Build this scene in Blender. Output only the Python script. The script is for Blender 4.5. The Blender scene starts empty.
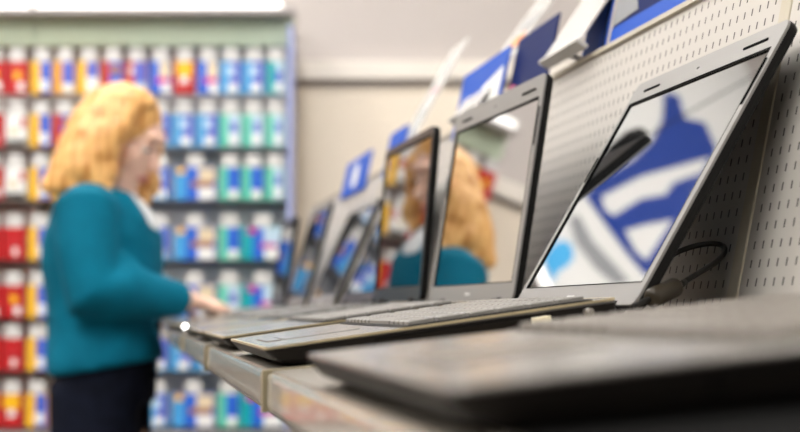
import bpy, bmesh, math, random
from mathutils import Vector, Matrix, noise
random.seed(7)
PI = math.pi
C = bpy.context.scene.collection
sc = bpy.context.scene

# ------------------------------------------------------------------ camera
F = 1500.0
PH = math.atan(95 / F); TH = math.atan(276 / F * math.cos(PH))
FW = Vector((math.sin(TH) * math.cos(PH), math.cos(TH) * math.cos(PH), math.sin(PH)))
RT = Vector((math.cos(TH), -math.sin(TH), 0)); UP = RT.cross(FW)
HD = Vector((math.sin(TH), math.cos(TH), 0))
cam = bpy.data.objects.new('camera', bpy.data.cameras.new('camera')); C.objects.link(cam)
cam.matrix_world = Matrix((RT, UP, -FW)).transposed().to_4x4()
cam.data.sensor_width = 36; cam.data.lens = F / 800 * 36
cam.data.clip_start = 0.02
cam.data.dof.use_dof = True; cam.data.dof.focus_distance = 1.34; cam.data.dof.aperture_fstop = 5.0
sc.camera = cam
FLOOR = -1.16; CEIL = 3.0

# ------------------------------------------------------------------ materials
def mat(name, col, rough=0.5, metal=0.0, ior=1.5, coat=0.0, emit=0.0, alpha=1.0, trans=0.0, bump=None, vary=0.0, vscale=20, spec=.5):
    m = bpy.data.materials.new(name); m.use_nodes = True
    nt = m.node_tree; b = nt.nodes['Principled BSDF']
    c = (*col, 1)
    b.inputs['Base Color'].default_value = c
    b.inputs['Roughness'].default_value = rough
    b.inputs['Metallic'].default_value = metal
    b.inputs['IOR'].default_value = ior
    b.inputs['Coat Weight'].default_value = coat
    b.inputs['Specular IOR Level'].default_value = spec
    b.inputs['Alpha'].default_value = alpha
    b.inputs['Transmission Weight'].default_value = trans
    if emit:
        b.inputs['Emission Color'].default_value = c
        b.inputs['Emission Strength'].default_value = emit
    if vary or bump:
        tc = nt.nodes.new('ShaderNodeTexCoord')
    if vary:
        n = nt.nodes.new('ShaderNodeTexNoise'); n.inputs['Scale'].default_value = vscale; n.inputs['Detail'].default_value = 4
        nt.links.new(tc.outputs['Object'], n.inputs['Vector'])
        r = nt.nodes.new('ShaderNodeValToRGB')
        r.color_ramp.elements[0].position = 0.3; r.color_ramp.elements[1].position = 0.7
        r.color_ramp.elements[0].color = tuple(max(0, x * (1 - vary)) for x in col) + (1,)
        r.color_ramp.elements[1].color = tuple(min(1, x * (1 + vary)) for x in col) + (1,)
        nt.links.new(n.outputs['Fac'], r.inputs['Fac']); nt.links.new(r.outputs['Color'], b.inputs['Base Color'])
    if bump:
        n = nt.nodes.new('ShaderNodeTexNoise'); n.inputs['Scale'].default_value = bump[0]
        nt.links.new(tc.outputs['Object'], n.inputs['Vector'])
        bp = nt.nodes.new('ShaderNodeBump'); bp.inputs['Strength'].default_value = bump[1]; bp.inputs['Distance'].default_value = bump[2]
        nt.links.new(n.outputs['Fac'], bp.inputs['Height']); nt.links.new(bp.outputs['Normal'], b.inputs['Normal'])
    return m

M = {}
M['silver'] = mat('silver_plastic', (.36, .345, .33), .22, .5, bump=(500, .08, .0006))
M['bezel'] = mat('satin_silver_bezel', (.28, .272, .265), .36, .25)
M['bezel_dark'] = mat('dark_bezel', (.02, .02, .022), .3, spec=.3)
M['black'] = mat('black_plastic', (.008, .0075, .0075), .42, spec=.15)
M['black_gloss'] = mat('gloss_black', (.008, .008, .009), .08, coat=.5)
M['tub'] = mat('dark_brown_grey_shell', (.012, .010, .009), .45, spec=.15)
M['grey_shell'] = mat('warm_grey_shell', (.36, .34, .32), .2, .4, bump=(300, .06, .0006))
M['trim'] = mat('champagne_trim', (.62, .52, .33), .3, .6)
M['key_light'] = mat('light_grey_keys', (.20, .19, .175), .32)
M['key_dark'] = mat('dark_keys', (.07, .065, .06), .35)
M['key_mid'] = mat('taupe_keys', (.17, .15, .128), .3)
M['screen'] = mat('glossy_dark_screen', (.006, .007, .008), .02, ior=8)
M['rubber'] = mat('black_rubber', (.006, .006, .006), .9, spec=.02)
M['cable'] = mat('black_cable_sheath', (.012, .011, .010), .4, spec=.3)
M['ferrite'] = mat('brown_black_ferrite', (.03, .023, .014), .42, spec=.3)
M['chrome'] = mat('chrome', (.85, .85, .85), .06, 1)
M['cream_plastic'] = mat('cream_plastic', (.75, .68, .50), .4)
M['cream_metal'] = mat('cream_painted_metal', (.55, .50, .40), .35, .1)
M['bracket'] = mat('khaki_metal', (.36, .31, .20), .38, .35)
M['deck_metal'] = mat('grey_shelf_metal', (.30, .27, .23), .28, .5, vary=.15, vscale=60)
M['white'] = mat('white_card', (.80, .80, .79), .5)
M['paper'] = mat('white_paper', (.80, .78, .76), .6)
M['acrylic'] = mat('milky_acrylic', (.84, .83, .82), .15, alpha=.75)
M['acrylic_lip'] = mat('thick_milky_acrylic', (.78, .76, .73), .2, alpha=.85)
M['blue'] = mat('royal_blue_print', (.015, .09, .50), .5, spec=.2)
M['deepblue'] = mat('deep_blue_print', (.004, .014, .10), .5, spec=.1)
M['signblue'] = mat('sign_blue', (.006, .042, .30), .5, spec=.2)
M['skyblue'] = mat('sky_blue_print', (.03, .42, .85), .4)
M['greyprint'] = mat('grey_print', (.28, .29, .31), .5)
M['pink'] = mat('pink_print', (.55, .12, .22), .4)
M['orange'] = mat('orange_print', (.85, .30, .08), .4)
M['wall'] = mat('cream_wall_paint', (.88, .78, .655), .7, vary=.03, vscale=2)
M['wallgrey'] = mat('mauve_grey_paint', (.58, .53, .51), .7, vary=.03, vscale=2)
M['walltrim'] = mat('ivory_trim', (.88, .82, .75), .6)
M['shadowgap'] = mat('brown_grey_channel', (.30, .26, .24), .7)
M['floor'] = mat('grey_vinyl_floor', (.20, .19, .175), .3, vary=.12, vscale=3)
M['ceiling'] = mat('white_ceiling', (.75, .74, .72), .8)
M['walldark'] = mat('dark_shelving_wall', (.07, .065, .06), .8)
M['wallside'] = mat('beige_side_wall', (.34, .30, .26), .8)
M['led'] = mat('white_sensor_lamp', (1, 1, 1), .3, emit=12)  # bright highlight put in as emission
M['tab'] = mat('white_tab_card', (.66, .65, .64), .6)
M['lamp'] = mat('lamp_diffuser', (1, .97, .92), .5, emit=30)
M['lightbox'] = mat('white_lit_header', (1, .985, .95), .5, emit=1.5)
M['greenhead'] = mat('pale_green_header', (.66, .78, .60), .5)
M['cabframe'] = mat('mauve_grey_metal', (.40, .36, .36), .4)
M['cabback'] = mat('grey_back_panel', (.72, .69, .67), .6)
M['darkrail'] = mat('dark_grey_rail', (.22, .20, .20), .5)
M['cabblue'] = mat('periwinkle_edge', (.42, .48, .85), .4)
M['steel'] = mat('steel_wire', (.6, .6, .6), .3, .9)

def ribbed(name, col, scale, rough, metal=0.0, coat=0.0, strength=.4):
    m = mat(name, col, rough, metal, coat=coat); nt = m.node_tree; b = nt.nodes['Principled BSDF']
    tc = nt.nodes.new('ShaderNodeTexCoord'); w = nt.nodes.new('ShaderNodeTexWave')
    w.bands_direction = 'Y'; w.inputs['Scale'].default_value = scale; w.inputs['Distortion'].default_value = 0
    nt.links.new(tc.outputs['Object'], w.inputs['Vector'])
    bp = nt.nodes.new('ShaderNodeBump'); bp.inputs['Strength'].default_value = strength; bp.inputs['Distance'].default_value = .0006
    nt.links.new(w.outputs['Fac'], bp.inputs['Height']); nt.links.new(bp.outputs['Normal'], b.inputs['Normal'])
    mx = nt.nodes.new('ShaderNodeMixRGB'); mx.inputs[1].default_value = tuple(c * .8 for c in col) + (1,); mx.inputs[2].default_value = (*col, 1)
    nt.links.new(w.outputs['Fac'], mx.inputs[0]); nt.links.new(mx.outputs[0], b.inputs['Base Color'])
    return m
M['rail'] = ribbed('ribbed_clear_price_rail', (.64, .60, .53), 60, .16, .15, coat=.6)

def slots_material():
    """Cream painted steel with rows of small upright slots, in the panel's own plane (object Y, Z)."""
    m = mat('slotted_cream_steel', (.58, .55, .515), .42, .15); nt = m.node_tree; b = nt.nodes['Principled BSDF']
    N = nt.nodes.new; Lk = nt.links.new
    tc = N('ShaderNodeTexCoord'); sp = N('ShaderNodeSeparateXYZ'); Lk(tc.outputs['Object'], sp.inputs[0])
    def math_(op, a, b2=None):
        n = N('ShaderNodeMath'); n.operation = op
        for i, v in enumerate((a, b2)):
            if v is None: continue
            if isinstance(v, (int, float)): n.inputs[i].default_value = v
            else: Lk(v, n.inputs[i])
        return n.outputs[0]
    def cell(sock, pitch, half):
        f = math_('FRACT', math_('DIVIDE', sock, pitch))
        d = math_('ABSOLUTE', math_('SUBTRACT', f, .5))
        return math_('LESS_THAN', d, half / pitch)
    a = cell(sp.outputs[1], .0170, .0014); c = cell(sp.outputs[2], .0158, .0034)
    hole = math_('MULTIPLY', a, c)
    mx = N('ShaderNodeMixRGB'); Lk(hole, mx.inputs[0]); mx.inputs[1].default_value = (.58, .55, .515, 1); mx.inputs[2].default_value = (.05, .045, .04, 1)
    Lk(mx.outputs[0], b.inputs['Base Color'])
    inv = math_('SUBTRACT', 1.0, hole)
    bp = N('ShaderNodeBump'); bp.inputs['Strength'].default_value = .6; bp.inputs['Distance'].default_value = .001
    Lk(inv, bp.inputs['Height']); Lk(bp.outputs['Normal'], b.inputs['Normal'])
    return m
M['slots'] = slots_material()

# ------------------------------------------------------------------ object helpers
def link(name, verts, faces, mats, parent=None, smooth=False, midx=None, loc=None):
    me = bpy.data.meshes.new(name); me.from_pydata([tuple(v) for v in verts], [], faces); me.validate()
    if not isinstance(mats, (list, tuple)): mats = [mats]
    for m in mats: me.materials.append(m)
    if midx and len(midx) == len(me.polygons):
        for p, i in zip(me.polygons, midx): p.material_index = i
    bm = bmesh.new(); bm.from_mesh(me); bmesh.ops.recalc_face_normals(bm, faces=bm.faces); bm.to_mesh(me); bm.free()
    if smooth:
        for p in me.polygons: p.use_smooth = True
    o = bpy.data.objects.new(name, me); C.objects.link(o)
    if parent: o.parent = parent
    if loc is not None: o.location = loc
    return o
def empty(name, loc, rz=0, label=None, cat=None, group=None):
    o = bpy.data.objects.new(name, None); C.objects.link(o); o.location = loc; o.rotation_euler = (0, 0, rz)
    o.empty_display_size = .05
    return tag(o, label, cat, group)
def tag(o, label=None, cat=None, group=None, kind=None):
    if label: o['label'] = label
    if cat: o['category'] = cat
    if group: o['group'] = group
    if kind: o['kind'] = kind
    return o
class MB:
    def __init__(s): s.v = []; s.f = []; s.i = []
    def add(s, v, f, k=0):
        n = len(s.v); s.v += [Vector(p) for p in v]; s.f += [tuple(n + q for q in x) for x in f]; s.i += [k] * len(f)
    def box(s, a, b, k=0, fn=None):
        (x0, y0, z0), (x1, y1, z1) = a, b
        v = [(x, y, z) for z in (z0, z1) for y in (y0, y1) for x in (x0, x1)]
        if fn: v = [fn(*p) for p in v]
        s.add(v, [(0, 2, 3, 1), (4, 5, 7, 6), (0, 1, 5, 4), (2, 6, 7, 3), (0, 4, 6, 2), (1, 3, 7, 5)], k)
    def rings(s, rings, k=0, caps=True):
        n = len(rings[0]); v = [p for r in rings for p in r]; f = []
        for j in range(len(rings) - 1):
            for i in range(n):
                f.append((j * n + i, j * n + (i + 1) % n, (j + 1) * n + (i + 1) % n, (j + 1) * n + i))
        if caps: f += [tuple(range(n))[::-1], tuple((len(rings) - 1) * n + i for i in range(n))]
        s.add(v, f, k)
    def tube(s, pts, rad, seg=12, k=0, flat=None, ref=None):
        """pts: path; rad: list of (ra, rb) or numbers; elliptical section with axis a along ref."""
        pts = [Vector(p) for p in pts]; rs = []
        prev = None
        for i, p in enumerate(pts):
            t = (pts[min(i + 1, len(pts) - 1)] - pts[max(i - 1, 0)]).normalized()
            r = Vector(ref) if ref else (prev if prev else (Vector((0, 0, 1)) if abs(t.z) < .9 else Vector((1, 0, 0))))
            a = (r - t * r.dot(t)).normalized(); b = t.cross(a); prev = a
            q = rad[i] if isinstance(rad, (list, tuple)) else rad
            ra, rb = q if isinstance(q, (list, tuple)) else (q, q)
            rs.append([p + a * (ra * math.cos(2 * PI * j / seg)) + b * (rb * math.sin(2 * PI * j / seg)) for j in range(seg)])
        s.rings(rs, k)
    def ball(s, c, r, seg=16, k=0, M3=None):
        c = Vector(c); r = r if isinstance(r, (list, tuple)) else (r, r, r); rs = []
        for i in range(1, seg // 2):
            a = PI * i / (seg // 2); ring = []
            for j in range(seg):
                b = 2 * PI * j / seg
                q = Vector((r[0] * math.sin(a) * math.cos(b), r[1] * math.sin(a) * math.sin(b), r[2] * math.cos(a)))
                if M3: q = M3 @ q
                ring.append(c + q)
            rs.append(ring)
        s.rings(rs, k)
    def build(s, name, mats, parent=None, smooth=False, loc=None):
        return link(name, s.v, s.f, mats, parent, smooth, s.i, loc)
def bevel(o, w, seg=2):
    m = o.modifiers.new('bevel', 'BEVEL'); m.width = w; m.segments = seg; m.limit_method = 'ANGLE'; return o
def box(name, a, b, m, parent=None, bev=0, fn=None):
    q = MB(); q.box(a, b, 0, fn); o = q.build(name, m, parent)
    if bev: bevel(o, bev)
    return o
def rrect(a0, a1, b0, b1, r, n=5):
    r = max(min(r, (a1 - a0) / 2, (b1 - b0) / 2), 1e-5); out = []
    for cx, cy, s in ((a1 - r, b1 - r, 0), (a0 + r, b1 - r, 1), (a0 + r, b0 + r, 2), (a1 - r, b0 + r, 3)):
        for i in range(n + 1):
            t = PI / 2 * (s + i / n); out.append((cx + r * math.cos(t), cy + r * math.sin(t)))
    return out
def slab(fr, s0, s1, y0, y1, n0, n1, r=.004, bv=.0008):
    """rounded-corner slab in frame fr(s,y,n); n0/n1 numbers or functions of s."""
    f0 = n0 if callable(n0) else (lambda s: n0); f1 = n1 if callable(n1) else (lambda s: n1)
    q = MB(); rs = []
    for ins, fn, off in ((bv, f0, 0), (0, f0, bv), (0, f1, -bv), (bv * .35, f1, -bv * .3), (bv, f1, 0)):
        rs.append([fr(s, y, fn(s) + off) for s, y in rrect(s0 + ins, s1 - ins, y0 + ins, y1 - ins, r - ins * .5)])
    q.rings(rs); return q
def ring_plate(fr, o, i, n0, n1, r):
    """flat frame: o, i = (s0,s1,y0,y1) outer and inner."""
    A = rrect(*o, r); B = rrect(*i, .0015); n = len(A); q = MB(); v = []
    for (pts, nn) in ((A, n0), (A, n1), (B, n1), (B, n0)): v += [fr(s, y, nn) for s, y in pts]
    f = []
    for a in range(4):
        b = (a + 1) % 4
        for j in range(n): f.append((a * n + j, a * n + (j + 1) % n, b * n + (j + 1) % n, b * n + j))
    q.add(v, f); return q

# ------------------------------------------------------------------ gondola (sloping shelf + leaning slotted back)
YS0, YS1 = -0.9, 4.62
XF = 0.103
def sh(x): return -.0435 + (x - XF) * .079           # top of the sloping shelf
LEAN = math.radians(12)
def bx(z): return .500 + math.tan(LEAN) * z          # face of the back board at height z
TOPZ = .311
gon = empty('gondola_shelving', (.5, YS0, FLOOR), 0, 'long sloping display shelf with leaning slotted back panel, carrying the laptops', 'shelving unit')
def gl(v): return Vector(v) - Vector((.5, YS0, FLOOR))
def gpart(name, q, m, smooth=False):
    q.v = [gl(p) for p in q.v]; return q.build(name, m, gon, smooth)
dy = .8
edges = [YS0 + 0.4, .3, 1.1, 1.9, 2.7, 3.5, 4.3]
segs = [(YS0, -.5), (-.5, .3), (.3, 1.1), (1.1, 1.9), (1.9, 2.7), (2.7, 3.5), (3.5, 4.3), (4.3, YS1)]
for a, b in segs:
    q = MB()
    prof = [(.1070, sh(.107)), (.500, sh(.50)), (.500, sh(.50) - .022), (.122, -.085), (.111, -.078), (.1072, -.05)]
    q.rings([[(x, a + .001, z) for x, z in prof], [(x, b - .001, z) for x, z in prof]])
    gpart('shelf_deck', q, M['deck_metal'])
    q = MB()
    prof = [(.1070, -.0452), (.1050, -.0450), (.1033, -.0468), (.1027, -.0500), (.1027, -.0690), (.1035, -.0718), (.1070, -.0725)]
    q.rings([[(x, a + .008, z) for x, z in prof], [(x, b - .008, z) for x, z in prof]])
    gpart('price_rail', q, M['rail'])
    q = MB(); q.box((.1022, a + .008, -.0648), (.1028, b - .008, -.0640)); gpart('rail_bead', q, M['rail'])
for e in (-.5, .3, 1.1, 1.9, 2.7, 3.5, 4.3):
    q = MB()
    q.box((.0995, e - .0055, -.0738), (.1035, e + .0055, -.0432))
    f = lambda x, y, z: (x, y, z + (x - XF) * .079)
    q.box((.1034, e - .0050, -.0465), (.42, e + .0050, -.0428), 0, f)
    gpart('rail_bracket', q, M['bracket'])
# slotted panels: local frame of each panel: Y along, Z up the board; rotated to lean
posts = [-.9, .17, 1.19, 2.245, 3.275, 4.305]
for a, b in zip(posts, posts[1:] + [YS1]):
    L0 = -.30; L1_ = TOPZ / math.cos(LEAN)
    o = box('slotted_panel', (0, 0, L0), (.004, b - a - .002, L1_), M['slots'], gon)
    o.location = gl((.500, a, 0)); o.rotation_euler = (0, LEAN, 0)
for e in posts[1:]:
    o = box('upright_post', (-.0015, -.011, -.30), (.006, .011, L1_ + .004), M['cream_metal'], gon, .0015)
    o.location = gl((.500, e, 0)); o.rotation_euler = (0, LEAN, 0)
o = box('top_cap', (-.004, 0, 0), (.03, YS1 - YS0, .006), M['cream_metal'], gon)
o.location = gl((bx(TOPZ), YS0, TOPZ)); o.rotation_euler = (0, LEAN, 0)
q = MB(); q.box((.50, YS0, FLOOR + .1), (.54, YS1, -.30)); gpart('lower_back', q, M['cream_metal'])
q = MB(); q.box((.30, YS0, FLOOR), (.60, YS1, FLOOR + .1)); gpart('base_plinth', q, M['cabframe'])
for e in (-.5, .3, 1.1, 1.9, 2.7, 3.5, 4.3):
    q = MB(); q.rings([[(.13, e - .004, -.083), (.495, e - .004, -.034), (.5, e - .004, -.28), (.47, e - .004, -.28)],
                       [(.13, e + .004, -.083), (.495, e + .004, -.034), (.5, e + .004, -.28), (.47, e + .004, -.28)]])
    gpart('shelf_bracket', q, M['cream_metal'])

# ------------------------------------------------------------------ laptops
def laptop(Y0, W, lidbot, lidtop, label, shell, deckmat, bezmat, keymat, keys='mesh', xf=.104, zf=-.0275, xb=.378, zb=.0105,
           yaw=0., near_bez=.013, top_bez=.028, bot_bez=.021, marks=False, screen='screen', trim=True):
    O = Vector((xf, Y0, sh(xf)))
    root = empty('laptop', O, 0, label, 'laptop', None)
    D = math.hypot(xb - xf, zb - zf); ang = math.atan2(zb - zf, xb - xf); t = Vector((math.cos(ang), 0, math.sin(ang))); nn = Vector((-math.sin(ang), 0, math.cos(ang)))
    A = Vector((xf, Y0, zf)) - O
    def fr(s, y, n): return A + t * s + Vector((0, y, 0)) + nn * n
    def bot(s):                                         # distance from deck plane to the shelf
        x = xf + t.x * s; z = zf + t.z * s
        return -(z - sh(x)) * math.cos(ang) + .0012
    # base tub: bevelled front underside
    q = MB(); r = .008
    rs = []
    for ins, k in ((.016, 1.0), (.006, .72), (.0006, .28), (0, .12)):
        rs.append([fr(s, y, bot(s) * k) for s, y in rrect(ins, D - ins * .4, ins * .55, W - ins * .55, r)])
    q.rings(rs); base = q.build('base', shell, root, False)
    # vent and port marks on the near side
    q = slab(fr, 0.0, D, 0, W, lambda s: bot(s) * .12, 0.0, .009, .0006); deck = q.build('palm_rest_deck', deckmat, root)
    if trim:
        # thin pale lip round the deck edge
        ring_plate(fr, (-.0008, D, -.0008, W + .0008), (.0012, D - .002, .0012, W - .0012), -.0016, .0003, .009).build('deck_trim', M['trim'], root)
    # keyboard
    k0, k1 = D * .40, D * .93; ky0, ky1 = .016, W - .016
    slab(fr, k0 - .004, k1 + .004, ky0 - .004, ky1 + .004, .0001, .0009, .004, .0003).build('keyboard_surround', M['black'] if marks else deckmat, root)
    kb = slab(fr, k0 - .002, k1 + .002, ky0 - .002, ky1 + .002, .0008, .0013, .003, .0002).build('keyboard', shell, root)
    rows = 6; cols = 16; ps = (k1 - k0) / rows; py = (ky1 - ky0) / cols
    def keymesh(q, s, y, w):
        rs = []
        for ins, n in ((0.0, .0010), (.0001, .0036), (.0012, .0044)):
            rs.append([fr(a, b, n) for a, b in rrect(s + .0018 + ins, s + ps - .0018 - ins, y + .0018 + ins, y + w - .0018 - ins, .0018, 2)])
        q.rings(rs)
    if keys == 'objects':
        q = MB(); keymesh(q, 0, 0, py); proto = q.build('key', keymat, kb)
        q = MB(); keymesh(q, 0, 0, py * 5); space = q.build('space_bar', keymat, kb)
        first = True
        for i in range(rows):
            for j in range(cols):
                if i == 0 and 4 <= j <= 8:
                    if j == 4: space.location = t * (k0) + Vector((0, ky0 + py * 4, 0))
                    continue
                o = proto if first else proto.copy()
                if not first: C.objects.link(o)
                first = False
                o.parent = kb
                o.location = t * (k0 + i * ps) + Vector((0, ky0 + j * py, 0))
    else:
        q = MB()
        for i in range(rows):
            for j in range(cols): keymesh(q, k0 + i * ps, ky0 + j * py, py)
        q.build('keys', keymat, kb)
    # touchpad + its buttons
    slab(fr, D * .10, D * .33, W * .33, W * .60, .0001, .0006, .003, .0002).build('touchpad', M['grey_shell'] if deckmat != M['grey_shell'] else M['key_mid'], root)
    slab(fr, D * .045, D * .09, W * .33, W * .60, .0001, .0010, .002, .0003).build('touchpad_button', deckmat, root)
    for a, b in ((.035, .05), (D - .05, D - .035)):
        pass
    # ports and drive slot on the near side
    q = MB()
    for a, b, c, d in ((D * .30, D * .76, .0045, .0006), (D * .30, D * .302, .010, .0006)):
        v = []
        for s in (a, b):
            for n in (-.0045, -.0045 - (.0006 if b - a > .01 else .008)):
                for yy in (-.0004, .002): v.append(fr(s, yy, n))
        q.add(v, [(0, 1, 3, 2), (4, 6, 7, 5), (0, 4, 5, 1), (2, 3, 7, 6), (0, 2, 6, 4), (1, 5, 7, 3)])
    q.build('drive_slot', M['black_gloss'], root)
    # lid
    B = Vector((lidbot[0], Y0, lidbot[1])) - O; T = Vector((lidtop[0], Y0, lidtop[1])) - O
    Lh = (T - B).length; l = (T - B).normalized(); ln = Vector((-l.z, 0, l.x))
    Rz = Matrix.Rotation(yaw, 3, 'Z')
    def fl(s, y, n): return B + Rz @ (l * s + Vector((0, y, 0)) + ln * n)
    q = MB(); rs = []
    for ins, n in ((.006, -.0120), (.0015, -.0105), (.0, -.0065), (0, -.0022)):
        rs.append([fl(s, y, n) for s, y in rrect(ins, Lh - ins, ins, W - ins, .010)])
    q.rings(rs); lid = q.build('lid', M['black'], root)
    ring_plate(fl, (.0003, Lh - .0003, .0003, W - .0003), (bot_bez, Lh - top_bez, near_bez, W - near_bez), -.0022, .0, .010).build('screen_bezel', bezmat, lid)
    q = MB(); q.box((bot_bez - .001, near_bez - .001, -.0022), (Lh - top_bez + .001, W - near_bez + .001, -.0014), 0, fl); q.build('screen', M[screen], lid)
    ring_plate(fl, (bot_bez - .0002, Lh - top_bez + .0022, near_bez - .0002, W - near_bez + .0002), (bot_bez + .0008, Lh - top_bez, near_bez + .0008, W - near_bez - .0008), -.0014, .0002, .0012).build('screen_gasket', M['rubber'], lid)
    # hinges
    for y in (.045, W - .085):
        q = MB(); c = fl(.0, y, -.004); q.tube([c, c + Vector((0, .04, 0))], .006, 12); q.build('hinge', shell, root, True)
    if marks:
        for y0, y1 in ((.028, .078), (W - .085, W - .040)):
            slab(fl, Lh - .0165, Lh - .0140, y0, y1, 0, .0011, .0012, .0003).build('rubber_bumper', M['rubber'], lid)
        for s0, s1 in ((Lh - .083, Lh - .038),):
            slab(fl, s0, s1, .0045, .0070, 0, .0011, .0012, .0003).build('rubber_bumper', M['rubber'], lid)
        slab(fl, Lh * .55, Lh * .55 + .03, W - .0075, W - .005, 0, .0011, .0012, .0003).build('rubber_bumper', M['rubber'], lid)
        slab(fl, Lh - .0150, Lh - .0128, W * .5 - .003, W * .5 + .003, 0, .0004, .001, .0002).build('webcam', M['black_gloss'], lid)
        slab(fl, .008, .0105, W * .47, W * .53, 0, .0003, .001, .0001).build('brand_mark', M['white'], lid)
    return root, fr, fl, D, Lh

S = math.sin; K = math.cos
def lidend(b, lean, L): a = math.radians(lean); return (b[0] + L * S(a), b[1] + L * K(a))
LT = []
b = (.430, -.002)
LT.append(laptop(.478, .388, b, lidend(b, 24, .262), 'nearest laptop, big blurred grey one at the lower right corner of the photo', M['tub'], M['grey_shell'], M['bezel'], M['key_mid'], 'objects', zf=-.0245, xb=.405, zb=.0080, trim=False))
LT.append(laptop(1.12, .368, (.391, .0047), (.527, .2365), 'sharp silver laptop leaning far back, its screen mirroring a blue and white sign', M['tub'], M['silver'], M['bezel'], M['key_light'], 'objects', marks=True, near_bez=.0105))
LT.append(laptop(1.605, .380, (.4205, .0115), (.4612, .2670), 'upright silver laptop mirroring blonde hair, just behind the sharpest laptop', M['tub'], M['silver'], M['bezel'], M['key_light'], 'mesh', yaw=math.radians(2.6), marks=True))
LT.append(laptop(2.05, .350, (.404, .0150), (.4252, .2607), 'thin black-rimmed laptop just beyond the upright silver laptop', M['tub'], M['silver'], M['bezel_dark'], M['key_dark'], 'mesh', near_bez=.009, top_bez=.014, yaw=math.radians(1.3)))
b = (.405, .014)
LT.append(laptop(2.475, .370, b, lidend(b, 25, .255), 'dark laptop leaning back behind the black-rimmed laptop, below the small blue card', M['tub'], M['silver'], M['bezel_dark'], M['key_light'], 'mesh', top_bez=.018))
LT.append(laptop(2.96, .370, b, lidend(b, 24, .235), 'slanted laptop beyond the dark leaning one, under the blue card with the white disc', M['tub'], M['grey_shell'], M['bezel'], M['key_dark'], 'mesh', top_bez=.018))
LT.append(laptop(3.45, .350, b, lidend(b, 15, .25), 'pale-framed laptop by the woman\'s outstretched hand', M['tub'], M['silver'], M['bezel'], M['key_light'], 'mesh', top_bez=.018))
LT.append(laptop(3.88, .350, b, lidend(b, 8, .235), 'farthest laptop, small and dark at the far end of the shelf', M['tub'], M['silver'], M['bezel_dark'], M['key_dark'], 'mesh', top_bez=.018))

q = MB(); q.box((.126, .20, 0), (.49, .872, .0009), 0, lambda x, y, z: (x, y, sh(x) + z))  # added black sheet standing in for shade around the nearest laptop
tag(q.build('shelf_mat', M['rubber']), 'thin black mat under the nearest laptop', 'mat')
# plugs in the side of the sharp laptop
r1, fr1, fl1, D1, Lh1 = LT[1]
O1 = r1.location
def fr1w(s, y, n): return O1 + fr1(s, y, n)
q = slab(fr1w, .205, .218, -.012, -.0002, -.0125, -.0060, .001, .0006)
tag(q.build('usb_dongle', M['cream_plastic']), 'small cream USB dongle plugged into the side of the sharp silver laptop', 'usb dongle')
q = MB(); q.tube([fr1w(.250, -.0002, -.0080), fr1w(.250, -.010, -.0080)], .0034, 12); o = q.build('audio_plug', M['key_mid'], None, True)
tag(o, 'stubby grey round plug in the side of the sharp laptop, right of the cream dongle', 'plug')

# power cable with ferrite
cab = empty('power_cable', (.405, 1.115, .004), 0, 'black looping laptop cable with a fat cylindrical ferrite, in front of the slotted panel', 'cable')
def cp(px, py, Y):
    r = FW + RT * ((px - 400) / F) - UP * ((py - 216) / F); return r * (Y / r.y) - Vector((.405, 1.115, .004))
path = [cp(634, 306, 1.10), cp(645, 301, 1.11), cp(655, 297, 1.12), cp(680, 284, 1.14), cp(700, 272, 1.16), cp(716, 262, 1.18), cp(724, 253, 1.20), cp(723, 246, 1.215), cp(712, 243.5, 1.22), cp(695, 246, 1.22), cp(678, 252, 1.22), cp(664, 261, 1.22), cp(655, 270, 1.21)]
def catmull(P_, k=6):
    P_ = [P_[0]] + P_ + [P_[-1]]; out = []
    for i in range(1, len(P_) - 2):
        p0, p1, p2, p3 = P_[i - 1:i + 3]
        for j in range(k):
            t = j / k; out.append(.5 * ((2 * p1) + (p2 - p0) * t + (2 * p0 - 5 * p1 + 4 * p2 - p3) * t * t + (3 * p1 - p0 - 3 * p2 + p3) * t ** 3))
    return out + [P_[-2]]
q = MB(); q.tube(catmull(path), .0024, 12); q.build('cable_sheath', M['cable'], cab, True)
a, b2 = cp(650, 299, 1.113), cp(677, 286, 1.136); d = (b2 - a)
q = MB(); q.tube([a, a + d * .04, a + d * .10, a + d * .9, a + d * .96, b2], [.0045, .0068, .0078, .0078, .0068, .0045], 20); q.build('ferrite_core', M['ferrite'], cab, True)
q = MB(); q.tube([b2, b2 + d * .30], [.0036, .0028], 12); q.build('strain_relief', M['cable'], cab, True)

# added puck; its glowing ball stands for a highlight on the shelf edge
puck = empty('security_sensor', (.112, 2.63, sh(.112)), 0, 'small security sensor with a bright white lamp, on the shelf edge below the sleeve', 'security sensor')
q = MB(); q.tube([(0, 0, 0), (0, 0, .010), (0, 0, .014)], [.009, .009, .005], 18); q.build('sensor_body', M['steel'], puck)
q = MB(); q.ball((-.0075, -.006, .0155), .0036, 14); q.build('lamp', M['led'], puck, True)  # glows in place of a reflected highlight

# ------------------------------------------------------------------ header posters and acrylic price holders
def poster(Y0, W, H, shapes, label, bg='blue', lift=.0, lean=LEAN, x=None):
    if lift < 0: x = bx(TOPZ + .010 + lift) - .006
    z0 = TOPZ + .010 + lift; x0 = bx(TOPZ) + .010 if x is None else x
    root = empty('header_poster', (x0, Y0, z0), 0, label, 'poster')
    t = Vector((math.sin(lean), 0, math.cos(lean))); n = Vector((-math.cos(lean), 0, math.sin(lean)))
    f = lambda s, y, k: t * s + Vector((0, y, 0)) + n * k
    q = MB(); q.box((0, 0, -.003), (H, W, 0), 0, f); q.build('poster_board', M[bg], root)
    for nm, m, poly in shapes:      # poly in fractions (along Y, up)
        q = MB(); k = len(poly)
        q.rings([[f(b_ * H, a_ * W, .0002) for a_, b_ in poly], [f(b_ * H, a_ * W, .0008) for a_, b_ in poly]]); q.build(nm, M[m], root)
    return root
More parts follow.
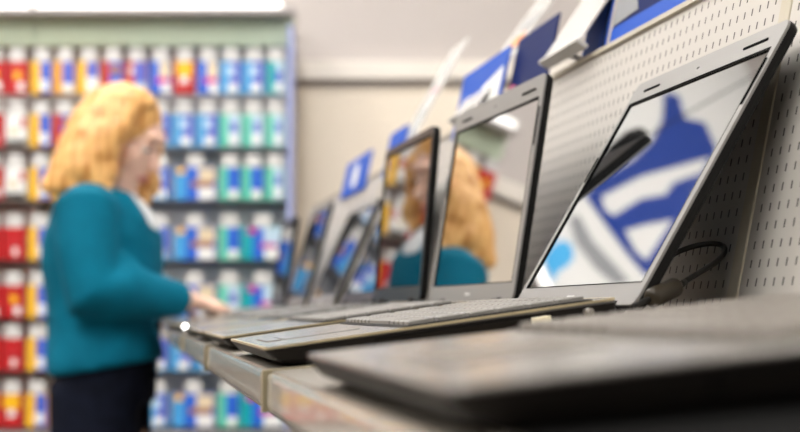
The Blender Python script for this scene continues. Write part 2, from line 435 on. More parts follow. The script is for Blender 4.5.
poster(1.28, .45, .24, [('printed_triangle', 'greyprint', [(.80, .12), (1, .10), (1, .62)]), ('printed_stripe', 'pink', [(.42, .10), (.52, .10), (.66, 1), (.58, 1)]), ('printed_band', 'blue', [(0, 0), (1, 0), (1, .09), (0, .09)])],
       'dark blue header poster with a grey printed triangle, top right above the slotted panel', 'deepblue')
poster(1.755, .09, .18, [('printed_edge', 'black', [(.0, 0), (.08, 0), (.08, 1), (0, 1)])], 'narrow bright blue poster between the dark header poster and the white acrylic holder', 'blue')
poster(2.01, .22, .10, [('printed_corner', 'pink', [(.45, 0), (1, 0), (1, .30)])], 'dark blue poster with a pink lower corner, above the upright silver laptop', 'deepblue')
poster(2.22, .32, .115, [('printed_panel', 'white', [(.05, .12), (.45, .12), (.45, .60), (.05, .75)])], 'royal blue poster with white print, left of and above the upright silver laptop', 'blue', -.025)
poster(3.05, .20, .10, [('printed_panel', 'skyblue', [(.1, .1), (.4, .1), (.4, .5), (.1, .5)])], 'small blue header card beside the tall blade-like acrylic sign', 'blue', -.03)
poster(3.50, .40, .095, [('printed_disc', 'white', [(.5 + .13 * math.cos(a * PI / 6), .5 + .34 * math.sin(a * PI / 6)) for a in range(12)])], 'blue header card with a white disc, near the far end of the shelf', 'blue', -.03)

def holder(Y0, W, base, lean, H, label, lip=.011, marks=()):
    root = empty('acrylic_sign_holder', (base[0], Y0, base[1]), 0, label, 'sign holder')
    a = math.radians(lean); t = Vector((math.sin(a), 0, math.cos(a))); n = Vector((-math.cos(a), 0, math.sin(a)))
    f = lambda s, y, k: t * s + Vector((0, y, 0)) + n * k
    q = MB(); q.box((0, 0, 0), (H, W, .003), 0, f); bevel(q.build('front_sheet', M['acrylic'], root), .0008)
    q = MB(); q.box((.006, .004, -.0012), (H - .006, W - .004, -.0004), 0, f); q.build('price_sheet', M['paper'], root)
    q = MB(); q.box((-.006, 0, -lip), (-.0005, W, .006), 0, f); bevel(q.build('bottom_ledge', M['acrylic_lip'], root), .001)
    q = MB(); q.tube([f(.0, W * .5, -lip + .004), Vector((bx(TOPZ) - base[0] + .018, W * .5, TOPZ + .008 - base[1]))], .004, 8); q.build('mounting_stem', M['acrylic_lip'], root)
    for nm, m, (s0, s1, y0, y1) in marks:
        q = MB(); q.box((s0 * H, y0 * W, .0032), (s1 * H, y1 * W, .0037), 0, f); q.build(nm, M[m], root)
    return root
holder(1.75, .17, (.548, .332), 34, .26, 'wide white acrylic sign holder, largest one at the top of the photo')
holder(2.30, .19, (.548, .325), 36, .30, 'tilted acrylic sign holder with orange print, above the upright laptop', marks=[('orange_print', 'orange', (.42, .52, .15, .6)), ('grey_print', 'greyprint', (.6, .64, .15, .7))])
holder(2.95, .17, (.555, .318), 29, .275, 'tall blade-like acrylic sign holder standing out against the cream wall', marks=[('pink_print', 'pink', (.55, .58, .2, .6))])

# ------------------------------------------------------------------ room
def hp(px, py, D):
    """point seen at pixel on the upright plane at horizontal distance D along the heading"""
    r = FW + RT * ((px - 400) / F) - UP * ((py - 216) / F); return r * (D / r.dot(HD))
def hl(u, D, z): return RT * u + HD * D + Vector((0, 0, z))
WD = 6.35
def wallbox(name, u0, u1, d0, d1, z0, z1, m, kind='structure'):
    q = MB(); q.box((u0, d0, z0), (u1, d1, z1), 0, lambda u, d, z: hl(u, d, z)); o = q.build(name, M[m]); o['kind'] = kind; return o
zb = hp(350, 86, WD).z; zt = hp(350, 62, WD).z; zs = hp(350, 80, WD).z
wallbox('wall_back', -4.5, 4.5, WD, WD + .1, FLOOR, zb, 'wall')
wallbox('trim_1', -4.5, 4.5, WD - .01, WD + .1, zb, zs, 'shadowgap')
wallbox('trim_2', -4.5, 4.5, WD - .04, WD + .1, zs, zt, 'walltrim')
wallbox('wall_back_upper', -4.5, 4.5, WD, WD + .1, zt, CEIL, 'wallgrey')
wallbox('wall_left', -4.6, -4.5, -4.1, WD + .1, FLOOR, CEIL, 'wallside')
wallbox('wall_right', 4.5, 4.6, -4.1, WD + .1, FLOOR, CEIL, 'wallside')
wallbox('wall_behind', -4.6, 4.6, -4.1, -4.0, FLOOR, CEIL, 'walldark')
wallbox('floor', -4.6, 4.6, -4.1, WD + .1, FLOOR - .1, FLOOR, 'floor')
wallbox('ceiling', -4.6, 4.6, -4.1, WD + .1, CEIL, CEIL + .1, 'ceiling')

ln = 0
names = ['over the shelf near the camera', 'over the aisle near the camera', 'over the left wall near the camera']
for iu, u in enumerate((-3.2, -1.9, -.6, 2.2)):
    for id_, d in enumerate((-2.0, .1, 2.4, 4.6)):
        c = hl(u, d, CEIL - .02)
        col = ['leftmost', 'second from left', 'third from left', 'rightmost'][iu]; row = ['nearest', 'second', 'third', 'farthest'][id_]
        root = empty('ceiling_light', c, -TH, 'long white ceiling light, %s in the %s row' % (col, row), 'ceiling light', 'ceiling lights')
        box('housing', (-.17, -.62, -.05), (.17, .62, .02), M['white'], root, .004)
        box('diffuser', (-.15, -.60, -.056), (.15, .60, -.05), M['lamp'], root)

# big wall sign above the ink display (seen mirrored in the sharp laptop)
SD = WD - .05
def mirror_to_sign(px, py, D):
    P0 = Vector((.391, 1.12, .0047)); a = math.atan2(.527 - .391, .2365 - .0047); n = Vector((-math.cos(a), 0, math.sin(a)))
    r = FW + RT * ((px - 400) / F) - UP * ((py - 216) / F); h = r * (P0.dot(n) / r.dot(n)); q_ = r - n * (2 * r.dot(n))
    k = (D - h.dot(HD)) / q_.dot(HD); s_ = h + q_ * k; return s_
SU0, SU1, SZ0, SZ1 = -1.72, -.86, 1.27, 2.62
sign = empty('wall_sign', hl((SU0 + SU1) / 2, SD, SZ0), -TH, 'white wall sign with blue lettering above the ink display, mirrored in the sharp laptop', 'wall sign')
w2 = (SU1 - SU0) / 2
box('sign_board', (-w2 - .1, 0, -.05), (w2 + .28, .04, SZ1 - SZ0), M['white'], sign, .004)
def signshape(nm, m, pix, d):
    pts = []
    for px, py in pix:
        s_ = mirror_to_sign(px, py, SD); pts.append((s_.dot(RT) - (SU0 + SU1) / 2, s_.z - SZ0))
    q = MB(); q.rings([[(u, -d, z) for u, z in pts], [(u, .001, z) for u, z in pts]]); q.build(nm, M[m], sign)
signshape('blue_letter', 'signblue', [(664, 92), (678, 95), (684, 118), (704, 122), (716, 150), (690, 200), (660, 262), (646, 276), (628, 255), (605, 224), (585, 196), (594, 183), (632, 160), (652, 140), (662, 120)], .006)
signshape('white_stroke', 'white', [(601, 196), (640, 176), (708, 157), (700, 172), (672, 182), (664, 194), (640, 198), (612, 215), (603, 208)], .010)
signshape('white_stroke', 'white', [(624, 230), (645, 224), (672, 219), (655, 245), (645, 260), (634, 250)], .010)
signshape('grey_stroke', 'greyprint', [(568, 218), (578, 214), (592, 240), (612, 262), (630, 282), (614, 285), (595, 268), (575, 242)], .004)
signshape('sky_blue_splash', 'skyblue', [(543, 258), (551, 246), (560, 240), (570, 243), (573, 256), (566, 266), (558, 270), (552, 281), (547, 270)], .006)
# black spotlight hanging from the ceiling (mirrored in the same screen)
a = mirror_to_sign(598, 168, 3.3); b2 = mirror_to_sign(645, 130, 3.3)
ctr = (a + b2) / 2; root = empty('spotlight', ctr, 0, 'small black spotlight hanging on a stem over the aisle', 'spotlight')
a -= ctr; b2 -= ctr; d = b2 - a
q = MB(); q.tube([a, a + d * .12, a + d * .4, a + d * .75, a + d * .95, b2], [.008, .018, .027, .027, .016, .004], 18); q.build('lamp_head', M['black'], root, True)
q = MB(); q.tube([(0, 0, 0), (0, 0, CEIL - ctr.z)], .0018, 10); q.build('stem', M['black'], root)

# ------------------------------------------------------------------ ink cartridge display (two bays)
CD = 5.95
def lx(px): return (hp(px, 216, CD)).dot(RT)
def lz(py): return hp(200, py, CD).z
cabz1 = 1.245
def bay(x0, x1, label, right_edge):
    u0, u1 = lx(x0), lx(x1); root = empty('ink_display_bay', hl((u0 + u1) / 2, CD + .1, FLOOR), -TH, label, 'display unit')
    c = (u0 + u1) / 2; a, b_ = u0 - c, u1 - c; Z = lambda z: z - FLOOR
    box('back_panel', (a, .10, Z(FLOOR + .12)), (b_, .14, Z(lz(42))), M['cabback'], root)
    box('plinth', (a, -.25, 0), (b_, .14, .12), M['cabframe'], root)
    box('base_shelf', (a, -.22, Z(lz(440))), (b_, .10, Z(lz(432))), M['cabframe'], root)
    box('header_panel', (a, -.02, Z(lz(42))), (b_, .02, Z(lz(13))), M['greenhead'], root)
    box('header_back', (a, .02, Z(lz(42))), (b_, .14, Z(cabz1)), M['cabframe'], root)
    box('header_frame', (a, -.12, Z(lz(14))), (b_, .02, Z(lz(9))), M['cabframe'], root)
    box('light_box', (a + .020, -.11, Z(lz(8.5))), (b_ - (.047 if right_edge else .030), .02, Z(cabz1)), M['lightbox'], root, .006)
    box('upright', (a, -.02, 0.12), (a + .015, .10, Z(lz(42))), M['cabframe'], root)
    for yy in (94, 147, 200, 260, 318, 371, 427):
        box('rail_strip', (a + .02, .085, Z(lz(yy + 3.5))), (b_ - .02, .10, Z(lz(yy - 1.0))), M['darkrail'] if yy != 94 else M['cabframe'], root)
    if right_edge:
        box('side_panel', (b_ - .014, -.12, .12), (b_, .14, Z(lz(25))), M['cabblue'], root)
    return root, c
bayR, cR = bay(28, 291, 'right bay of the ink cartridge display, with a blue edge and lit white header', True)
bayL, cL = bay(-120, 27, 'left bay of the ink cartridge display, cut off by the left side of the photo', False)

def pc(name, col, r=.35): return mat(name, col, r)
P = dict(red=pc('red_pack', (.50, .01, .014)), dred=pc('crimson_pack', (.45, .02, .03)), yel=pc('yellow_pack', (.90, .50, .01)), oran=pc('amber_pack', (.80, .36, .02)),
         blue=pc('blue_pack', (.02, .12, .62)), vio=pc('violet_blue_pack', (.10, .13, .55)), lblue=pc('light_blue_pack', (.06, .34, .70)), teal=pc('teal_pack', (.0, .36, .42)),
         mint=pc('mint_pack', (.10, .55, .42)), white=pc('white_pack', (.82, .82, .82)), beige=pc('beige_pack', (.72, .60, .42)), black=pc('black_pack', (.02, .02, .02)),
         pale=pc('pale_blue_pack', (.50, .66, .80)), brown=pc('brown_pack', (.35, .16, .10)), mag=pc('magenta_pack', (.55, .0, .30)))
TYPES = {
 'red': ('red', 'red', [(.0, .0, 1, 1, 'red'), (.35, .45, .7, .7, 'yel'), (.55, .08, .88, .34, 'white')]),
 'red2': ('red', 'plain red', [(0, 0, 1, 1, 'red'), (.3, .42, .7, .62, 'dred'), (.45, .12, .7, .36, 'white')]),
 'redy': ('red', 'red and yellow', [(0, 0, 1, .55, 'red'), (.1, .55, .9, 1, 'yel'), (.3, .3, .7, .52, 'white')]),
 'yb': ('yel', 'yellow and blue', [(0, 0, .42, 1, 'yel'), (.42, 0, 1, 1, 'blue'), (.45, .08, .85, .42, 'white'), (.5, .5, .8, .9, 'vio')]),
 'ob': ('oran', 'amber and blue', [(0, 0, .36, 1, 'oran'), (.36, .25, 1, 1, 'vio'), (.36, 0, 1, .3, 'beige'), (.5, .05, .9, .3, 'white')]),
 'yw': ('yel', 'yellow, violet and white', [(0, 0, .38, 1, 'yel'), (.38, .45, 1, 1, 'vio'), (.38, 0, 1, .5, 'white')]),
 'rb': ('dred', 'dark red and blue', [(0, 0, .35, 1, 'red'), (.35, 0, 1, 1, 'blue'), (.4, .6, .9, .9, 'brown'), (.45, .02, .8, .3, 'white')]),
 'rb2': ('dred', 'dark red and white', [(0, 0, .4, 1, 'red'), (.4, .3, 1, 1, 'vio'), (.4, 0, 1, .32, 'pale'), (.15, .6, .35, .85, 'white')]),
 'wk': ('white', 'white and black', [(0, .2, 1, 1, 'white'), (0, 0, 1, .2, 'black'), (.75, .6, 1, .9, 'red'), (.2, .35, .6, .6, 'beige')]),
 'bb': ('blue', 'blue and beige', [(0, 0, .45, 1, 'blue'), (.45, .5, 1, 1, 'beige'), (.3, .3, 1, .5, 'mag'), (.55, 0, 1, .32, 'white')]),
 'lb': ('lblue', 'light blue', [(0, 0, .45, 1, 'lblue'), (.45, .15, 1, 1, 'vio'), (.3, .55, .7, .85, 'pale'), (.35, .03, .85, .30, 'white')]),
 'tb': ('teal', 'turquoise', [(0, 0, .5, 1, 'teal'), (.5, 0, 1, 1, 'pale'), (.45, .35, .9, .7, 'vio'), (.45, .05, .9, .3, 'white')]),
 'gr': ('mint', 'mint green', [(0, 0, .4, 1, 'mint'), (.4, 0, 1, 1, 'pale'), (.5, .45, .85, .75, 'vio'), (.45, .06, .85, .36, 'white')]),
 'gb': ('mint', 'green and dark blue', [(0, 0, .38, 1, 'mint'), (.38, .25, 1, 1, 'blue'), (.45, .03, .9, .3, 'white')]),
 'big': ('blue', 'wide blue, brown and white', [(0, 0, .28, 1, 'lblue'), (.28, 0, .58, 1, 'blue'), (.58, .55, 1, 1, 'beige'), (.40, .38, .95, .58, 'brown'), (.58, .0, 1, .36, 'white'), (.05, .8, .25, 1, 'yel')]),
 'big2': ('teal', 'wide teal, blue and white', [(0, 0, .25, .8, 'teal'), (.25, 0, .52, 1, 'blue'), (.52, .45, 1, 1, 'pale'), (.45, .36, .85, .5, 'mag'), (.55, 0, 1, .34, 'white'), (.12, .8, .35, 1, 'mag')]),
}
ORD = ['top', 'second', 'third', 'fourth', 'fifth', 'sixth', 'lowest']
BOT = [94, 147, 200, 260, 318, 371, 427]; HT = [34, 31, 31, 33, 33, 34, 36]
protos = {}
def pack(kind, px, row, wpx, label, group, root, c):
    key = (kind, wpx)
    z = lz(BOT[row]); u = lx(px)
    loc = hl(u, CD + .015, z)
    w = wpx / 2 * .00395; h = .131; dp = .022
    if key not in protos:
        _, _, patches = TYPES[kind]
        e = bpy.data.objects.new('ink_cartridge_pack', None)
        ms = []
        q = MB()
        base = TYPES[kind][0]; ms.append(P[base]); rs = []
        for ins, y in ((.002, dp), (0, dp - .003), (0, -dp + .003), (.002, -dp)):
            rs.append([(x, y, zz) for x, zz in rrect(-w + ins, w - ins, ins, h - ins, .005, 3)])
        q.rings(rs)
        for k, (x0, z0, x1, z1, m) in enumerate(patches):
            if P[m] not in ms: ms.append(P[m])
            yy = -dp - .0004 * (k + 1)
            q.rings([[(x, yy, zz) for x, zz in rrect(-w + .003 + x0 * (2 * w - .006), -w + .003 + x1 * (2 * w - .006), .003 + z0 * (h - .006), .003 + z1 * (h - .006), .003, 2)],
                     [(x, -dp + .001, zz) for x, zz in rrect(-w + .003 + x0 * (2 * w - .006), -w + .003 + x1 * (2 * w - .006), .003 + z0 * (h - .006), .003 + z1 * (h - .006), .003, 2)]], ms.index(P[m]))
        me = q.build('box_front', ms); body_mesh = me.data; bpy.data.objects.remove(me)
        q = MB(); tw = .031
        q.rings([[(x, -dp + .001, zz) for x, zz in rrect(-tw, tw, h - .002, h + .050, .012, 3)], [(x, -dp + .004, zz) for x, zz in rrect(-tw, tw, h - .002, h + .050, .012, 3)]])
        me = q.build('hang_tab', M['tab']); tab_mesh = me.data; bpy.data.objects.remove(me)
        protos[key] = (body_mesh, tab_mesh)
    bmesh_, tmesh = protos[key]
    e = bpy.data.objects.new('ink_cartridge_pack', bmesh_); C.objects.link(e); e.location = loc; e.rotation_euler = (0, 0, -TH)
    tag(e, label, 'ink cartridge', group)
    t = bpy.data.objects.new('hang_tab', tmesh); C.objects.link(t); t.parent = e
    # peg through the tab, part of the bay
    q = MB(); zz = z + h + .030 - FLOOR; uu = u - c
    q.tube([(uu, .10, zz), (uu, -.125, zz), (uu, -.135, zz + .006)], .003, 6); q.build('peg_hook', M['steel'], root)

colsR = [40, 63, 87, 111, 135, 159, 183, 207, 230, 253, 275]
grid = {
 40: ['yb'] * 7, 63: ['ob', 'rb', 'yb', 'yw', 'ob', 'rb', 'rb2'], 87: ['yw', 'ob', 'rb2', 'yb', 'rb', 'yw', 'ob'],
 111: ['rb', 'rb2', 'wk', 'rb', 'lb', 'bb', 'lb'], 135: ['rb2', 'lb', 'lb', 'tb', 'lb', 'lb', 'bb'],
 159: ['bb', 'lb', 'lb', 'lb', 'tb', 'lb', 'lb'], 183: ['redy', 'lb', None, None, None, 'lb', None], 207: ['bb', 'lb', None, None, None, 'lb', None],
 230: ['lb', 'gr', 'gb', 'gb', 'gr', 'tb', 'gb'], 253: ['lb', 'gr', 'gb', None, None, 'tb', None], 275: ['tb', 'gr', 'gr', None, None, 'tb', None]}
CN = ['first', 'second', 'third', 'fourth', 'fifth', 'sixth', 'seventh', 'eighth', 'ninth', 'tenth', 'last']
for ci, px in enumerate(colsR):
    for row in range(7):
        k = grid[px][row]
        if k: pack(k, px, row, 21.5 if px != 275 else 18, '%s ink pack, %s row of right bay, %s column from its left' % (TYPES[k][1], ORD[row], CN[ci]), 'ink cartridge packs in the right bay', bayR, cR)
for row in (2, 3, 4, 6):
    pack('big', 195, row, 42, 'wide blue, brown and white ink multipack, %s row of the display' % ORD[row], 'wide ink multipacks', bayR, cR)
for row in (3, 4, 6):
    pack('big2', 263, row, 42, 'wide teal, blue and white ink multipack, %s row, near blue edge' % ORD[row], 'wide ink multipacks', bayR, cR)
CL = ['column nearest the post', 'second column from the post', 'third column from the post', 'fourth column from the post', 'fifth column from the post', 'farthest left column']
for ci, px in enumerate((15, -8, -31, -54, -77, -100)):
    for row in range(7):
        k = ['red', 'wk' if ci == 0 else 'red2', 'wk' if ci == 0 else 'red', 'red2', 'red', 'red2', 'redy'][row]
        if ci >= 2: k = random.choice(['red', 'rb', 'yb', 'ob', 'redy'])
        pack(k, px, row, 21.5, '%s ink pack, %s row of left bay, %s' % (TYPES[k][1], ORD[row], CL[ci]), 'ink cartridge packs in the left bay', bayL, cL)

# ------------------------------------------------------------------ woman
WDp = 3.62
W0 = hp(105, 216, WDp); W0.z = FLOOR
M['skin'] = mat('fair_skin', (.84, .55, .43), .5, bump=(60, .1, .002))
M['skin'].node_tree.nodes['Principled BSDF'].inputs['Subsurface Weight'].default_value = .15
M['skin'].node_tree.nodes['Principled BSDF'].inputs['Subsurface Radius'].default_value = (.02, .008, .004)
M['jacket'] = mat('teal_wool', (.0, .125, .205), .8, spec=.12, vary=.18, vscale=9, bump=(400, .3, .001))
M['jeans'] = mat('dark_navy_denim', (.006, .008, .018), .8, spec=.1, vary=.3, vscale=30)
M['blouse'] = mat('white_blouse', (.75, .78, .80), .6)
M['lips'] = mat('rose_lips', (.55, .16, .14), .4)
M['eyewhite'] = mat('eye_white', (.8, .78, .75), .2)
M['iris'] = mat('eye_iris', (.05, .08, .10), .1)
M['shoe'] = mat('black_leather', (.02, .02, .02), .35)
def hairmat():
    m = mat('strawberry_blonde_hair', (.72, .34, .08), .38); nt = m.node_tree; b = nt.nodes['Principled BSDF']
    tc = nt.nodes.new('ShaderNodeTexCoord'); w = nt.nodes.new('ShaderNodeTexNoise'); w.inputs['Scale'].default_value = 14; w.inputs['Detail'].default_value = 5
    mp = nt.nodes.new('ShaderNodeMapping'); mp.inputs['Scale'].default_value = (4, 4, 1)
    nt.links.new(tc.outputs['Object'], mp.inputs['Vector']); nt.links.new(mp.outputs[0], w.inputs['Vector'])
    r = nt.nodes.new('ShaderNodeValToRGB'); e = r.color_ramp.elements
    e[0].position = .32; e[0].color = (.52, .21, .045, 1); e[1].position = .68; e[1].color = (.92, .55, .20, 1)
    nt.links.new(w.outputs['Fac'], r.inputs['Fac']); nt.links.new(r.outputs['Color'], b.inputs['Base Color'])
    bp = nt.nodes.new('ShaderNodeBump'); bp.inputs['Strength'].default_value = .5; bp.inputs['Distance'].default_value = .006
    nt.links.new(w.outputs['Fac'], bp.inputs['Height']); nt.links.new(bp.outputs['Normal'], b.inputs['Normal'])
    return m
M['hair'] = hairmat()
woman = empty('woman', W0, -TH, 'person with long strawberry blonde hair, teal jacket and dark jeans, reaching to the laptops', 'person')
def wp(px, py, off=0.):
    """pixel -> woman-local (x right, y away from camera, z up)"""
    p = hp(px, py, WDp + off) - W0
    return Vector((p.dot(RT), p.dot(HD), p.z))
def remesh(o, vox, sm=4):
    r = o.modifiers.new('remesh', 'REMESH'); r.mode = 'VOXEL'; r.voxel_size = vox; r.use_smooth_shade = True
    s = o.modifiers.new('smooth', 'SMOOTH'); s.iterations = sm; s.factor = .5
    return o
def vis(px): return 1 / 411.0 * px          # pixels to metres at her distance
# hidden lower joints (below the frame)
def J(x, y, z): return Vector((x, y, z))
hipz = -FLOOR - .17
Q = MB()
X = (1, 0, 0)
# legs: hip -> knee -> ankle -> foot
for sy, fx in ((-.085, .0), (.085, .03)):
    Q.tube([J(-.005, sy * .9, hipz), J(.005 + fx * .3, sy, hipz - .2), J(.01 + fx, sy, .52), J(.0 + fx, sy, .46), J(-.03 + fx, sy, .33), J(-.03 + fx, sy, .10), J(-.03 + fx, sy, .06)],
           [(.10, .085), (.092, .080), (.062, .058), (.058, .055), (.058, .052), (.034, .032), (.036, .034)], 16, ref=X)
    Q.tube([J(-.075 + fx, sy, .035), J(-.03 + fx, sy, .045), J(.06 + fx, sy, .03), J(.13 + fx, sy, .022), J(.165 + fx, sy, .018)], [(.03, .03), (.042, .035), (.028, .040), (.02, .042), (.012, .03)], 14, ref=(0, 0, 1))
# torso
torso_c = [(106, 395, .098, .145), (106, 370, .100, .146), (104, 335, .102, .145), (100, 295, .104, .132), (98, 260, .112, .145), (98, 230, .108, .160), (97, 208, .088, .165), (101, 196, .062, .10)]
Q.tube([wp(a, b_) for a, b_, _, _ in torso_c], [(c, d_) for _, _, c, d_ in torso_c], 24, ref=X)
# neck and head
Q.tube([wp(100, 212), wp(108, 196), wp(118, 180), wp(124, 165)], [.062, .054, .052, .052], 16)
HC = wp(125, 138, 0.0)                      # head centre
hr = Matrix.Rotation(math.radians(18), 3, 'Y') @ Matrix.Identity(3)
turn = Matrix.Rotation(math.radians(-13), 3, 'Z')   # face turned a little towards the camera
HM = turn @ Matrix.Rotation(math.radians(27), 3, 'Y')
def hd_(x, y, z): return HC + HM @ Vector((x, y, z))
Q.ball(hd_(-.012, 0, .022), (.092, .073, .094), 20, M3=HM)
Q.ball(hd_(.028, 0, -.035), (.062, .058, .082), 18, M3=HM)
Q.ball(hd_(.058, 0, -.098), (.026, .026, .020), 12, M3=HM)          # chin
Q.tube([hd_(.080, 0, .012), hd_(.094, 0, -.010), hd_(.110, 0, -.030), hd_(.098, 0, -.042)], [(.009, .008), (.010, .009), (.013, .014), (.008, .012)], 10)   # nose
Q.ball(hd_(.080, 0, .035), (.014, .05, .012), 12, M3=HM)            # brow
Q.ball(hd_(.086, 0, -.066), (.010, .022, .010), 12, M3=HM)          # mouth mound
for sy in (-1, 1): 
    Q.ball(hd_(.0700, sy * .031, .0065), .0132, 12)   # upper lids
    Q.ball(hd_(.052, sy * .040, -.030), (.024, .02, .03), 12, M3=HM)   # cheeks
    Q.ball(hd_(-.005, sy * .076, -.012), (.016, .008, .030), 10, M3=HM)  # ears
# arms: near (right) arm and far arm
sh_n, el_n, wr_n = wp(86, 213, -.155), wp(98, 290, -.20), wp(192, 300, -.07)
sh_f, el_f, wr_f = wp(104, 213, .155), wp(128, 290, .20), wp(186, 303, .10)
for s_, e_, w_ in ((sh_n, el_n, wr_n), (sh_f, el_f, wr_f)):
    Q.tube([s_.lerp(wp(97, 213), .35), s_, s_.lerp(e_, .5), e_, e_.lerp(w_, .3), w_], [.05, .052, .046, .040, .041, .026], 14)
# hands
def hand(Q, w, d, up, side, curl=.5):
    """w wrist, d direction of the palm, up back-of-hand normal, side towards the thumb"""
    d = d.normalized(); up = (up - d * up.dot(d)).normalized(); s_ = d.cross(up) * side
    Q.tube([w - d * .01, w + d * .03, w + d * .075, w + d * .092], [(.017, .024), (.014, .036), (.012, .040), (.010, .036)], 14, ref=up)
    for i, (off, L_) in enumerate(((.030, .068), (.010, .078), (-.011, .072), (-.030, .056))):
        p = w + d * .082 + s_ * off; a = .12
        pts = [p - d * .02, p]; dd = d
        for k, fr_ in enumerate((.42, .32, .26)):
            a = [.18, .55, .5][k] * curl * 1.4
            dd = (dd * math.cos(a) - up * math.sin(a)).normalized(); up2 = up
            p = p + dd * (L_ * fr_); pts.append(p)
        Q.tube(pts, [.0085, .0092, .0084, .0076, .0060], 8)
    p = w + d * .022 + s_ * .028; dt = (d * .7 + s_ * .65 - up * .25).normalized(); p2 = p + dt * .038; dt2 = (d * .95 + s_ * .15 - up * .3).normalized()
    Q.tube([p - dt * .015, p, p2, p2 + dt2 * .026, p2 + dt2 * .045], [.011, .012, .010, .009, .006], 8)
hand(Q, wr_n, wp(213, 304, -.005) - wr_n, Vector((.1, -.25, 1)), 1, 1.15)
hand(Q, wr_f, wp(203, 306, .14) - wr_f, Vector((.1, .2, 1)), -1, 1.1)
body = Q.build('body', M['skin'], woman, True); remesh(body, .0055, 3)
# eyes, lips
for sy in (-1, 1):
    q = MB(); q.ball(hd_(.0715, sy * .031, .002), .0110, 12); ey = q.build('eye', M['eyewhite'], woman, True)
    q = MB(); q.ball(hd_(.0815, sy * .032, .001), .0052, 10); q.build('iris', M['iris'], ey, True)
    q = MB(); q.tube([hd_(.078, sy * .014, .030), hd_(.082, sy * .030, .035), hd_(.070, sy * .050, .028)], [.0012, .0022, .001], 8); q.build('eyebrow', M['hair'], woman, True)
q = MB(); q.tube([hd_(.084, -.024, -.068), hd_(.0955, -.010, -.063), hd_(.0965, 0, -.064), hd_(.0955, .010, -.063), hd_(.084, .024, -.068)], [.002, .0045, .004, .0045, .002], 8)
q.tube([hd_(.084, -.022, -.070), hd_(.095, 0, -.073), hd_(.084, .022, -.070)], [.002, .0055, .002], 8); q.build('lips', M['lips'], woman, True)
# jacket
q = MB()
jc = [(107, 368, .138, .192), (105, 355, .137, .186), (103, 330, .130, .168), (101, 300, .128, .158), (103, 270, .146, .165), (103, 240, .144, .182), (99, 218, .118, .188), (98, 204, .095, .165), (103, 194, .068, .085)]
q.tube([wp(a, b_) for a, b_, _, _ in jc], [(c, d_) for _, _, c, d_ in jc], 28, ref=X)
for s_, e_, w_ in ((sh_n, el_n, wr_n), (sh_f, el_f, wr_f)):
    m1 = s_.lerp(e_, .5); cu_ = e_.lerp(w_, .93)
    q.tube([s_.lerp(wp(97, 210), .4), s_, m1 + Vector((-.01, 0, 0)), e_ + Vector((-.012, 0, -.01)), e_.lerp(w_, .25) + Vector((0, 0, .006)), e_.lerp(w_, .6), cu_], [.075, .078, .073, .072, .068, .052, .038], 18)
# folds
for (a, b_, c, d_, r) in ((70, 300, 118, 318, .016), (66, 262, 98, 250, .014), (64, 240, 100, 262, .012), (75, 345, 130, 338, .012), (118, 268, 150, 282, .016), (112, 250, 140, 262, .014)):
    q.tube([wp(a, b_, -.135), wp((a + c) / 2, (b_ + d_) / 2 + 4, -.165), wp(c, d_, -.14)], [r * .4, r, r * .4], 8)
# lapel and collar
q.tube([wp(110, 192, -.06), wp(124, 197, -.085), wp(140, 220, -.09), wp(152, 250, -.07)], [(.014, .02), (.016, .032), (.014, .034), (.01, .012)], 12)
q.tube([wp(86, 196, 0), wp(96, 188, -.06), wp(112, 190, -.075)], [.022, .024, .02], 10)
q.tube([wp(86, 196, 0), wp(96, 188, .06), wp(112, 190, .075)], [.022, .024, .02], 10)
jk = q.build('jacket', M['jacket'], woman, True); remesh(jk, .009, 5)
q = MB(); q.tube([wp(156, 372, -.02), wp(160, 330, -.05), wp(158, 290, -.06)], .003, 6); q.build('jacket_front_edge', M['jacket'], woman, True)
for z_ in (300, 325):
    q = MB(); q.ball(wp(158, z_, -.055), (.010, .010, .010), 10); q.build('jacket_button', M['black'], woman, True)
# blouse
q = MB(); q.tube([wp(118, 192, -.01), wp(136, 206, -.02), wp(150, 224, -.03), wp(154, 236, -.03)], [(.02, .05), (.018, .055), (.016, .05), (.008, .03)], 14); q.build('blouse', M['blouse'], woman, True)
# jeans
q = MB()
q.tube([wp(106, 348), wp(106, 378), wp(106, 402)], [(.116, .164), (.120, .170), (.118, .168)], 24, ref=X)
for sy, fx in ((-.085, .0), (.085, .03)):
    q.tube([J(-.005, sy * .9, hipz + .0), J(.0, sy, hipz - .14), J(.01 + fx, sy, .52), J(.0 + fx, sy, .45), J(-.028 + fx, sy, .33), J(-.03 + fx, sy, .075)],
           [(.108, .088), (.104, .086), (.072, .066), (.068, .063), (.065, .06), (.047, .045)], 18, ref=X)
remesh(q.build('jeans', M['jeans'], woman, True), .010, 3)
for sy, fx in ((-.085, .0), (.085, .03)):
    q = MB(); q.tube([J(-.085 + fx, sy, .035), J(-.03 + fx, sy, .05), J(.06 + fx, sy, .038), J(.14 + fx, sy, .027), J(.178 + fx, sy, .022)], [(.034, .034), (.05, .042), (.036, .047), (.027, .047), (.018, .034)], 16, ref=(0, 0, 1))
    q.box((-.11 + fx, sy - .04, 0), (.17 + fx, sy + .04, .012)); remesh(q.build('shoe', M['shoe'], woman, True), .006, 2)
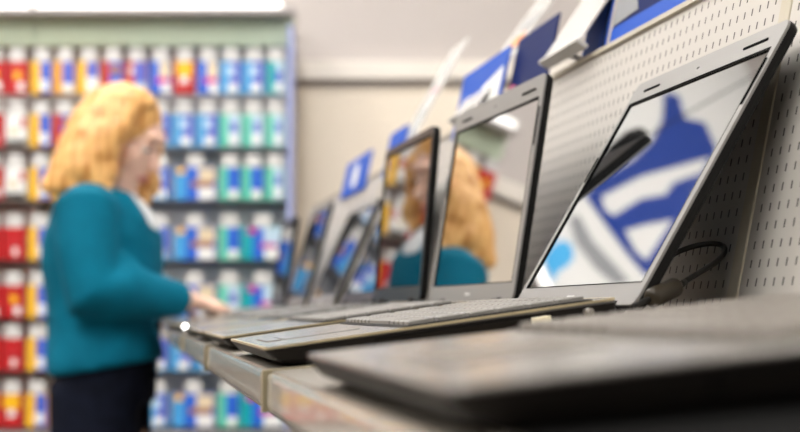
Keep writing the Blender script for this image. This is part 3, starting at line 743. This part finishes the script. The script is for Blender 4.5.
# hair: one mass of overlapping wavy locks
q = MB()
q.ball(hd_(-.026, 0, .034), (.100, .086, .096), 22, M3=HM)
def lock(pts, r):
    P_ = [Vector(p) for p in pts]; out = []; rr = []
    for i in range(len(P_) - 1):
        for k in range(4):
            f = k / 4; out.append(P_[i].lerp(P_[i + 1], f)); rr.append(r[i] * (1 - f) + r[i + 1] * f)
    out.append(P_[-1]); rr.append(r[-1])
    ph = random.random() * 6
    out = [p + Vector((.007 * math.sin(ph + i * 1.1), .007 * math.cos(ph + i * 1.3), 0)) * min(1, i / 3) for i, p in enumerate(out)]
    q.tube(out, rr, 10)
for i in range(15):       # near side, flowing back and down
    f = i / 14
    lock([wp(142 - 34 * f, 98 - 6 * f + 8 * abs(f - .5), -.055 - .01 * S(PI * f)), wp(118 - 34 * f, 128 + 6 * f, -.09), wp(106 - 44 * f, 162, -.085 - .02 * S(PI * f)), wp(103 - 50 * f, 184 + 2 * f, -.10), wp(106 - 46 * f, 192 + 3 * S(6 * f), -.11)], [.020, .026, .030, .026, .012])
for i in range(12):       # back of the head and far side
    f = i / 11
    y = -.05 + .14 * f
    lock([wp(112 - 10 * S(PI * f), 92, y * .7), wp(98 - 12 * S(PI * f), 116, y), wp(82 - 10 * S(PI * f), 148, y), wp(68, 172, y), wp(62 + 10 * f, 188, y)], [.024, .032, .036, .032, .014])
for i in range(5):        # far lock falling beside the neck, and fringe
    f = i / 4
    lock([wp(150, 105, .05), wp(157 - 3 * f, 135, .085), wp(152 - 8 * f, 165, .09), wp(152 - 8 * f, 188, .075), wp(148 - 6 * f, 205, .06)], [.014, .018, .020, .018, .008])
for i in range(5):
    f = i / 4
    lock([wp(122 + 8 * f, 90 + f * 2, -.03 + .05 * f), wp(142 + 3 * f, 96 + 2 * f, -.055 + .05 * f), wp(150 + 3 * f, 106 + 2 * f, -.045 + .05 * f), wp(154, 112 + 3 * f, -.01 + .03 * f)], [.020, .018, .013, .006])
hair = q.build('hair', M['hair'], woman, True); remesh(hair, .006, 3)

# ------------------------------------------------------------------ light and colour
w = bpy.data.worlds.new('world'); sc.world = w; w.use_nodes = True
w.node_tree.nodes['Background'].inputs[0].default_value = (1, .97, .94, 1); w.node_tree.nodes['Background'].inputs[1].default_value = .03
sc.view_settings.view_transform = 'Standard'; sc.view_settings.look = 'None'; sc.view_settings.gamma = 1; sc.view_settings.exposure = 0.25
sc.view_settings.use_curve_mapping = False
sc.cycles.use_denoising = True
sc.cycles.max_bounces = 8
